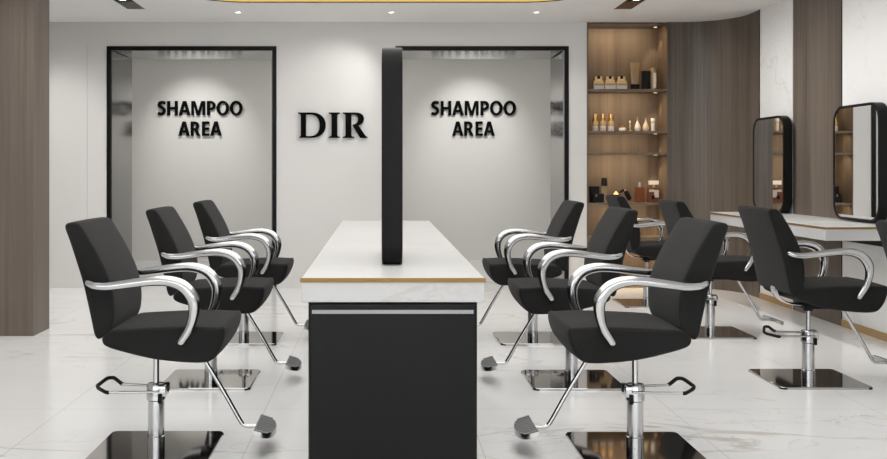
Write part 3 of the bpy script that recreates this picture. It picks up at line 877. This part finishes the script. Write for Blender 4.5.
product('cylinder_canister', 653.5, SH[0], 'pale gold cylindrical canister at the right end of the top shelf', 'canister', None,
        [('canister_body', 'gold_tube', 'lathe', [(4.1*u, 0), (4.1*u, 17.5*u)]), ('lid', 'gold_tube', 'lathe', [(4.2*u, 17.6*u), (4.2*u, 21.5*u), (3.9*u, 22*u)]), ('label_band', 'pearl', 'box', (-1.2*u, 1.4*u, -0.0435, -0.041, 2*u, 17*u))])
tall = [('bottle_body', 'clear', 'lathe', [(0.030, 0), (0.032, 0.006), (0.032, 0.055)]), ('tinted_body', 'amber', 'lathe', [(0.032, 0.0555), (0.032, 0.095), (0.026, 0.112)]),
        ('shoulder', 'gold_cap', 'lathe', [(0.028, 0.1125), (0.029, 0.124), (0.016, 0.132)]), ('cap', 'gold_cap', 'lathe', [(0.022, 0.1325), (0.022, 0.178), (0.021, 0.180)])]
for cx, l in ((595, 'leftmost of three'), (603, 'middle of three'), (611, 'rightmost of three, beside the low white jar')):
    product('serum_bottle', cx, SH[1], 'slim gold capped glass bottle, second shelf, ' + l, 'bottle', 'slim gold capped bottles on the second shelf', tall)
product('cream_jar', 622.5, SH[1], 'low white jar with gold knob lid on the second shelf', 'jar', None,
        [('jar_body', 'pearl', 'lathe', [(0.022, 0), (0.036, 0.008), (0.040, 0.022), (0.034, 0.038)]), ('lid', 'gold_cap', 'lathe', [(0.030, 0.0385), (0.022, 0.046), (0.010, 0.050), (0.012, 0.058), (0.006, 0.063)])])
product('slender_bottle', 630, SH[1], 'very thin gold bottle beside the low white jar', 'bottle', None,
        [('bottle_body', 'gold_cap', 'lathe', [(0.016, 0), (0.016, 0.012), (0.006, 0.020), (0.011, 0.050), (0.005, 0.085)]), ('cap', 'pearl', 'lathe', [(0.007, 0.0855), (0.008, 0.105), (0.004, 0.112)])])
for cx, mt, l in ((637.5, 'pearl', 'white teardrop bottle with silver tip, left one of the pair on the second shelf'), (645.8, 'cream', 'cream teardrop bottle with silver tip, right one of the pair on the second shelf')):
    product('teardrop_bottle', cx, SH[1], l, 'bottle', 'teardrop bottles on the second shelf',
            [('bottle_body', mt, 'lathe', [(0.016, 0), (0.028, 0.012), (0.033, 0.036), (0.026, 0.065), (0.014, 0.092), (0.009, 0.108)]), ('neck', 'gold_cap', 'lathe', [(0.009, 0.1085), (0.010, 0.122), (0.006, 0.126)]), ('tip', 'alu', 'lathe', [(0.006, 0.1265), (0.008, 0.135), (0.003, 0.142)])])
product('lotion_bottle', 653, SH[1], 'straight white bottle with white cap at the right of the second shelf', 'bottle', None,
        [('bottle_body', 'pearl', 'lathe', [(0.019, 0), (0.020, 0.004), (0.020, 0.088)]), ('collar', 'gold_cap', 'lathe', [(0.018, 0.0885), (0.018, 0.100)]), ('cap', 'pearl', 'lathe', [(0.022, 0.1005), (0.022, 0.130), (0.020, 0.134)])])
# fourth shelf
product('product_box', 594.9, SH[3], 'tall black box at the left end of the fourth shelf', 'box', 'black boxes on the fourth shelf', [('carton', 'black_pack', 'box', (-4.6*u, 4.6*u, 0.005, 0.06, 0, 16*u))])
product('product_box', 597.3, SH[3], 'lower black box with small clasp in front of the tall black box', 'box', 'black boxes on the fourth shelf',
        [('carton', 'black_pack', 'box', (-5.6*u, 5.6*u, -0.055, -0.002, 0, 8.8*u)), ('clasp', 'alu', 'box', (-2.8*u, -1.6*u, -0.0565, -0.0545, 6*u, 8*u))])
product('cosmetic_tube', 604.2, SH[3], 'gold column bottle with flared black cap beside the black boxes', 'bottle', None,
        [('bottle_body', 'gold_tube', 'box', (-3.0*u, 3.2*u, 0.002, 0.045, 0, 16.3*u)), ('cap', 'black_pack', 'tube', [(6.2*u, 0.04, 16.5*u), (5.4*u, 0.034, 24.5*u)])])
t = product('candle_dish', 616, SH[3], 'black dish with a small glowing gold candle, above a chair backrest', 'candle', None,
        [('dish', 'black_pack', 'lathe', [(0.034, 0), (0.034, 0.006), (0.016, 0.012), (0.016, 0.068), (0.045, 0.076), (0.047, 0.082)]), ('candle', 'candle', 'lathe', [(0.028, 0.0825), (0.014, 0.098), (0.003, 0.115)])])
product('leaning_bottle', 625.5, SH[3], 'black bottle lying tilted with a gold neck beside the glowing candle', 'bottle', None,
        [('bottle_body', 'black_pack', 'bar', ([(0.045, 0, 0.030), (0.012, 0, 0.095), (-0.002, 0, 0.118)], [0.024, 0.026, 0.018])), ('neck', 'gold_cap', 'bar', ([(-0.003, 0, 0.119), (-0.012, 0, 0.131)], [0.012, 0.010])), ('stopper', 'black_pack', 'bar', ([(-0.014, 0, 0.128), (-0.045, 0, 0.112), (-0.062, 0, 0.100)], [0.013, 0.014, 0.006]))])
product('perfume_bottle', 639.7, SH[3], 'reddish brown flat perfume bottle with silver spray top, fourth shelf', 'bottle', None,
        [('bottle_body', 'brown_glass', 'box', (-4.7*u, 4.7*u, -0.02, 0.02, 0, 15.3*u)), ('spray_top', 'alu', 'lathe', [(0.014, 15.4*u), (0.014, 19.6*u), (0.012, 20.2*u)])])
product('perfume_bottle', 653.6, SH[3], 'square brown perfume bottle with clear block stopper and pale label, fourth shelf', 'bottle', None,
        [('bottle_body', 'brown_glass', 'box', (-6.3*u, 6.3*u, -0.02, 0.02, 0, 15*u)), ('neck', 'gold_cap', 'lathe', [(0.012, 15*u), (0.012, 17.6*u)]), ('stopper', 'pearl', 'box', (-4.9*u, 4.9*u, -0.015, 0.015, 17.7*u, 21.8*u)),
         ('label', 'label_white', 'box', (0*u, 4.6*u, -0.0215, -0.0195, 5*u, 12.5*u)), ('label_strip', 'label_white', 'box', (-5*u, 0*u, -0.0215, -0.0195, 10.5*u, 13*u)), ('tag', 'black_pack', 'box', (-2.6*u, 0.4*u, -0.023, -0.0218, 3.5*u, 7*u))])
